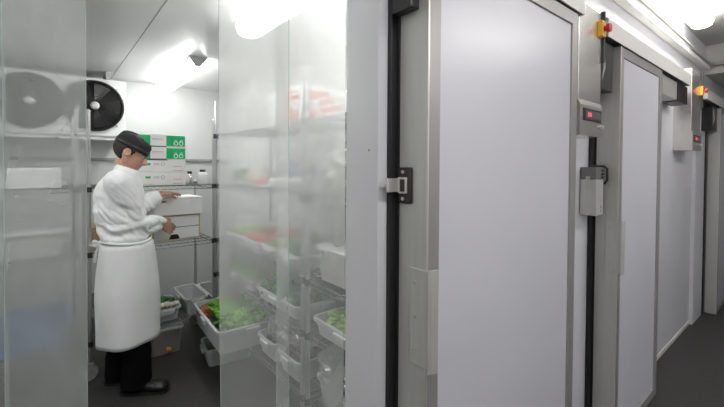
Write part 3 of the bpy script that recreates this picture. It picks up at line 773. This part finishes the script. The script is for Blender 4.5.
# head frame
HCn = Vector((.018, .006, 1.578)); HR = Matrix.Rotation(R(25), 4, 'Y')
def H(x, y, z): return HCn + (HR @ Vector((x, y, z)))
def hand(bm, wrist, d, palmn, side, curl, thumb_up, K=1.12):
    """d: pointing direction, palmn: palm normal, side: thumb side"""
    d = d.normalized(); s = side.normalized(); n = palmn.normalized()
    # palm
    rings = []
    for q_, w, t_ in ((0, .026, .019), (.03, .036, .017), (.065, .042, .015), (.088, .040, .012)):
        c = wrist + d*q_*K; w *= K; t_ *= K
        rings.append([c + s*w*math.cos(2*PI*k/16) + n*t_*math.sin(2*PI*k/16) for k in range(16)])
    loft(bm, rings)
    for i, (off, L_) in enumerate(((.030, .070), (.010, .080), (-.011, .074), (-.031, .058))):
        off *= K; L_ *= K; p = wrist + d*.078*K + s*off; a = 0; pts = [p - d*.02]; pts.append(p)
        cc = curl*(1+.18*i)
        for j, seg in enumerate((.42, .32, .26)):
            a += cc*(.5, .8, .6)[j]
            dd = (d*math.cos(a) + n*math.sin(a) + s*off*.8).normalized()
            p = p + dd*L_*seg; pts.append(p)
        tube(bm, pts, [.0095, .0095, .0088, .0080, .0066], 10); sph(bm, pts[-1], .0066, 5)
    p0 = wrist + d*.022 + s*.022
    t1 = p0 + (d*.6 + s*.75 + n*.25).normalized()*.040; t2 = t1 + (d*.85 + s*.25 + n*.45).normalized()*.030; t3 = t2 + (d*.9 + n*.5).normalized()*.024
    tube(bm, [p0, t1, t2, t3], [.015, .0125, .0105, .008], 10); sph(bm, t3, .008, 5)
bm = NB()
torso(bm, -.018)
tube(bm, [(-.035,0,1.40), (-.02,0,1.46), H(-.02,0,-.06)], [.058,.055,.054], 18)
for s_, hipy in ((-1, -.09), (1, .09)):
    fx = .04 if s_ < 0 else -.09
    limb(bm, [Vector((-.01, hipy, .86)), Vector((.02+fx*.5, hipy, .47)), Vector((fx, hipy+.005, .09))], [.080, .052, .036])
limb(bm, [shR, elR, wrR], [.046, .037, .025]); limb(bm, [shL, elL, wrL], [.046, .037, .025])
# head: skull, face, jaw, nose, brow, ears
sph(bm, H(-.012, 0, .025), (.098, .077, .092), 14, HR)
sph(bm, H(.028, 0, -.025), (.062, .062, .085), 12, HR)
sph(bm, H(.055, 0, -.080), (.034, .036, .028), 10, HR)
tube(bm, [H(-.02, -.055, -.02), H(.0, -.052, -.065), H(.05, -.022, -.092)], [.022, .018, .014], 10); tube(bm, [H(-.02, .055, -.02), H(.0, .052, -.065), H(.05, .022, -.092)], [.022, .018, .014], 10)
tube(bm, [H(.080, 0, .012), H(.096, 0, -.012), H(.112, 0, -.036), H(.090, 0, -.046)], [.009, .011, .014, .010], 10)
sph(bm, H(.094, .010, -.040), .009, 6); sph(bm, H(.094, -.010, -.040), .009, 6)
tube(bm, [H(.070, -.045, .020), H(.086, -.02, .022), H(.088, 0, .018), H(.086, .02, .022), H(.070, .045, .020)], .010, 8)
sph(bm, H(.084, 0, -.060), (.013, .022, .006), 8, HR); sph(bm, H(.080, 0, -.070), (.013, .020, .006), 8, HR)
for s_ in (-1, 1):
    e = H(-.012, s_*.076, -.008)
    sph(bm, e, (.020, .008, .032), 8, HR @ Matrix.Rotation(R(-10), 4, 'Y'))
    ringmesh(bm, e + Vector((0, s_*.008, .003)), (0, 1, 0), .020, .005, 16, 6)
# hands
hn = (elR - wrR).normalized()
dR = Vector((.66, .42, -.50))
hand(bm, wrR, dR, Vector((-.30, .85, -.25)), Vector((.25, .1, .95)), .42, 0)
dL = Lw(.80, 3.31, 1.262) - wrL
hand(bm, wrL + Vector((0,0,.012)), dL, Vector((0,0,-1)), Vector((.5, -.85, 0)), .22, 0)
bm = remesh(bm, .0045, 3)
body = obj('body', bm, M['skin'], chef, True)
# eyes and brows
for s_ in (-1, 1):
    bm = NB(); sph(bm, H(.077, s_*.027, .002), .0095, 8, HR); e = obj('eye', bm, M['whiteink'], chef, True)
    bm = NB(); sph(bm, H(.0855, s_*.028, .0), .0045, 6, HR); obj('iris', bm, M['hair'], e, True)
    bm = NB(); tube(bm, [H(.074, s_*.048, .026), H(.090, s_*.028, .031), H(.094, s_*.012, .026)], [.003,.0045,.003], 6); obj('eyebrow', bm, M['hair'], chef, True)
# hair: cap over the back and sides of the skull
bm = NB(); sph(bm, H(-.014, 0, .028), (.104, .083, .098), 22, HR)
HRi = HR.inverted()
dele = []
for v in bm.verts:
    l = HRi @ (v.co - HCn)
    front = l.x > .035 or (l.z < -.02 and l.x > -.028) or (l.x > -.035 and l.z < .02 and l.x > -.02 and l.z < -.0) or l.z < -.075
    if front: dele.append(v)
bmesh.ops.delete(bm, geom=dele, context='VERTS')
hr = obj('hair', bm, M['hair'], chef, True); solid(hr, .008)
# sideburns
for s_ in (-1, 1):
    bm = NB(); tube(bm, [H(.014, s_*.077, .03), H(.014, s_*.074, -.012)], [.010, .005], 8); obj('sideburn', bm, M['hair'], chef, True)
# cap: soft skull cap, band tilted down to the front
bm = NB(); rings = []
for hz, kx, ky, dx in ((.030, 1.03, 1.03, 0), (.034, 1.09, 1.09, 0), (.060, 1.09, 1.10, .0), (.080, 1.08, 1.06, .004), (.096, .99, .96, .006), (.107, .80, .78, .006), (.113, .45, .45, .0), (.114, .05, .05, 0)):
    rings.append([H(-.008+dx + .098*kx*math.cos(a), .078*ky*math.sin(a), hz + (.014*math.sin(5*a+hz*40) if hz > .08 and hz < .115 else 0)*.5 - .012*math.cos(a)) for a in [2*PI*k/36 for k in range(36)]])
loft(bm, rings, True); obj('cap', bm, M['beret'], chef, True)
bm = NB(); loft(bm, [[H(-.008 + .098*k_*math.cos(a), .078*k_*math.sin(a), hz_ - .012*math.cos(a)) for a in [2*PI*k/36 for k in range(36)]] for hz_, k_ in ((.026,1.06),(.026,1.13),(.056,1.145),(.056,1.06))], False); obj('cap_band', bm, M['blackm'], chef, True)
# jacket: torso and sleeves in one cloth surface with folds
bm = NB(); torso(bm, .018)
loft(bm, [ell(-.018, 0, .85, .125, .175, 28), ell(-.018, 0, 1.02, .125, .172, 28)])
def sleeve(bm, a, e, w, r0):
    m1 = a.lerp(e, .5) + Vector((-.012, 0, -.006)); m2 = e.lerp(w, .5) + Vector((0,0,-.012))
    cuff = e.lerp(w, .93)
    pts = [a, a.lerp(e, .25), m1, e + (e-w).normalized()*.004 + Vector((-.01,0,-.008)), m2, cuff]
    tube(bm, pts, [r0, r0*1.06, .080, .070, .064, .047], 18); sph(bm, a, (r0, r0, r0*1.0), 10); sph(bm, pts[3], .070, 10)
sleeve(bm, shR, elR, wrR, .080); sleeve(bm, shL, elL, wrL, .074)
bm = remesh(bm, .008, 5)
bmesh.ops.recalc_face_normals(bm, faces=bm.faces); bm.normal_update()
for v in bm.verts:
    p = v.co; f = 0
    w = min(1, max(.25, abs(p.z-1.42)*3))
    f += .016*noise.noise(Vector((p.x*7, p.y*7, p.z*13)))*w
    f += .022*abs(noise.noise(Vector((p.x*13+3, p.y*13, (p.z+p.x*.9)*22))))*w
    if p.z < 1.13: f += .008*math.sin(p.z*75 + 6*p.x + 3*noise.noise(p*6))
    if p.z < 1.06: f = f*max(.12, (p.z-.98)/.08) - (.004 if p.z < 1.0 else 0)
    v.co = p + v.normal*f
obj('jacket', bm, M['cotton'], chef, True)
# collar
bm = NB(); loft(bm, [[Vector((cx + rx*math.cos(a), ry*math.sin(a), z_ - .025*math.cos(a))) for a in [2*PI*k/28 for k in range(28)]] for z_, cx, rx, ry in ((1.435, -.01, .075, .085), (1.475, 0.0, .070, .074), (1.480, 0.0, .065, .069), (1.435, -.01, .064, .074))], False); obj('collar', bm, M['cotton'], chef, True)
# apron
bm = NB(); rings = []
for i in range(26):
    s_ = i/25; z_ = 1.00 - .665*s_
    rx = .149 + .038*min(1, s_*2.2) - .004*s_; ry = .194 + .016*min(1, s_*2)
    if i == 0: rx -= .020; ry -= .018
    ring = []
    for k in range(56):
        a = 2*PI*k/56
        f = 1 + (.020+.012*s_)*math.sin(5*a + 2.2*s_ + 1.3) * s_ + .030*noise.noise(Vector((3*math.cos(a), 3*math.sin(a), z_*5))) + .022*abs(noise.noise(Vector((5*math.cos(a)+z_*6, 5*math.sin(a), z_*4))))
        ring.append(Vector((-.008 + .012*s_ + rx*f*math.cos(a), ry*f*math.sin(a), z_ + (.012*math.cos(a) if s_ > .9 else 0))))
    rings.append(ring)
loft(bm, rings, False); ap = obj('apron', bm, M['apron'], chef, True); solid(ap, .003)
bm = NB(); loft(bm, [[Vector((-.010 + (.144+d_)*math.cos(a), (.190+d_)*math.sin(a), z_ + .008*math.sin(a*2))) for a in [2*PI*k/48 for k in range(48)]] for z_, d_ in ((.985,.0),(.985,.004),(1.006,.004),(1.006,.0))], False); wb = obj('apron_waistband', bm, M['apron'], chef, True)
bm = NB(); kx, ky = -.158, -.03
tube(bm, [(kx,ky,.985),(kx-.03,ky-.03,1.005),(kx-.045,ky-.045,.985),(kx-.02,ky-.02,.972),(kx,ky,.985)], .008, 8); tube(bm, [(kx,ky,.985),(kx-.03,ky+.03,1.0),(kx-.04,ky+.04,.975),(kx,ky,.98)], .008, 8)
tube(bm, [(kx,ky,.985),(kx-.015,ky-.02,.93),(kx-.022,ky-.03,.87)], [.008,.007,.010], 8); sph(bm, (kx,ky,.985), .016, 8); obj('apron_bow', bm, M['apron'], chef, True)
# trousers
bm = NB()
loft(bm, [ell(-.01, 0, z_, rx, ry, 28) for z_, rx, ry in ((.95,.115,.165), (.86,.13,.18), (.76,.12,.175))])
for s_, hipy in ((-1, -.09), (1, .09)):
    fx = .055 if s_ < 0 else -.06
    tube(bm, [(-.005, hipy, .86), (.01+fx*.5, hipy, .50), (fx, hipy, .25), (fx-.005, hipy, .035)], [.098, .088, .084, .092], 22)
bm = remesh(bm, .010, 4); bm.normal_update()
for v in bm.verts:
    p = v.co; v.co = p + v.normal*.006*noise.noise(Vector((p.x*10, p.y*10, p.z*16)))
    v.co.z = max(v.co.z, .03)
obj('trousers', bm, M['trou'], chef, True)
# shoes
for s_, hipy in ((-1, -.09), (1, .09)):
    fx = .055 if s_ < 0 else -.06
    bm = NB()
    for (a, rx, rz_, y_) in (): pass
    rings = []
    for x_, w, h_ in ((-.095,.018,.04), (-.085,.034,.062), (-.04,.040,.082), (.02,.042,.085), (.07,.046,.066), (.12,.050,.055), (.165,.046,.048), (.190,.030,.038), (.198,.012,.022)):
        rings.append([Vector((fx+x_, hipy + w*math.cos(2*PI*k/18)*(1), max(.012, .012 + h_*.5 + h_*.5*math.sin(2*PI*k/18)))) for k in range(18)])
    loft(bm, rings); yawm = Matrix.Translation((fx-.03, hipy, 0)) @ Matrix.Rotation(R(-20), 4, 'Z') @ Matrix.Translation((-(fx-.03), -hipy, 0))
    bm.transform(yawm); sh = obj('shoe', bm, M['shoe'], chef, True)
    bm = NB(); loft(bm, [rr(fx+.05, hipy, z_, .152, .050, .048) for z_ in (0.0, .016)]); bm.transform(yawm); obj('sole', bm, M['black'], sh)
    bm = NB(); tube(bm, [(fx+.055, hipy-.047, .04), (fx+.055, hipy-.03, .072), (fx+.055, hipy, .082), (fx+.055, hipy+.03, .072), (fx+.055, hipy+.047, .04)], .006, 8); bm.transform(yawm); obj('strap', bm, M['shoe'], sh, True)

# ---------------------------------------------------------------- camera, world
cam = bpy.data.cameras.new('camera'); co = bpy.data.objects.new('camera', cam); C.objects.link(co)
FPX = 381.; cam.sensor_width = 36; cam.lens = FPX/724*36; cam.clip_start = .02
cam.shift_y = -(203.5-172.6)/724
az = math.atan2(465, 381)
F = Vector((math.cos(az), math.sin(az), 0)); Rt = Vector((math.sin(az), -math.cos(az), 0)); Up = Vector((0,0,1))
p = math.atan(7.2/381)
F2 = F*math.cos(p) - Up*math.sin(p); U2 = Up*math.cos(p) + F*math.sin(p)
ro = R(.32)
R3 = Rt*math.cos(ro) + U2*math.sin(ro); U3 = U2*math.cos(ro) - Rt*math.sin(ro)
mx = Matrix((( R3.x, U3.x, -F2.x, 0), (R3.y, U3.y, -F2.y, 0), (R3.z, U3.z, -F2.z, 1.5), (0,0,0,1)))
co.matrix_world = mx
S = bpy.context.scene; S.camera = co
w = bpy.data.worlds.new('world'); S.world = w; w.use_nodes = True
w.node_tree.nodes['Background'].inputs[0].default_value = (.8,.85,1,1); w.node_tree.nodes['Background'].inputs[1].default_value = .3
S.view_settings.view_transform = 'Standard'; S.view_settings.look = 'None'; S.view_settings.gamma = 1; S.view_settings.exposure = .13
S.cycles.transparent_max_bounces = 24
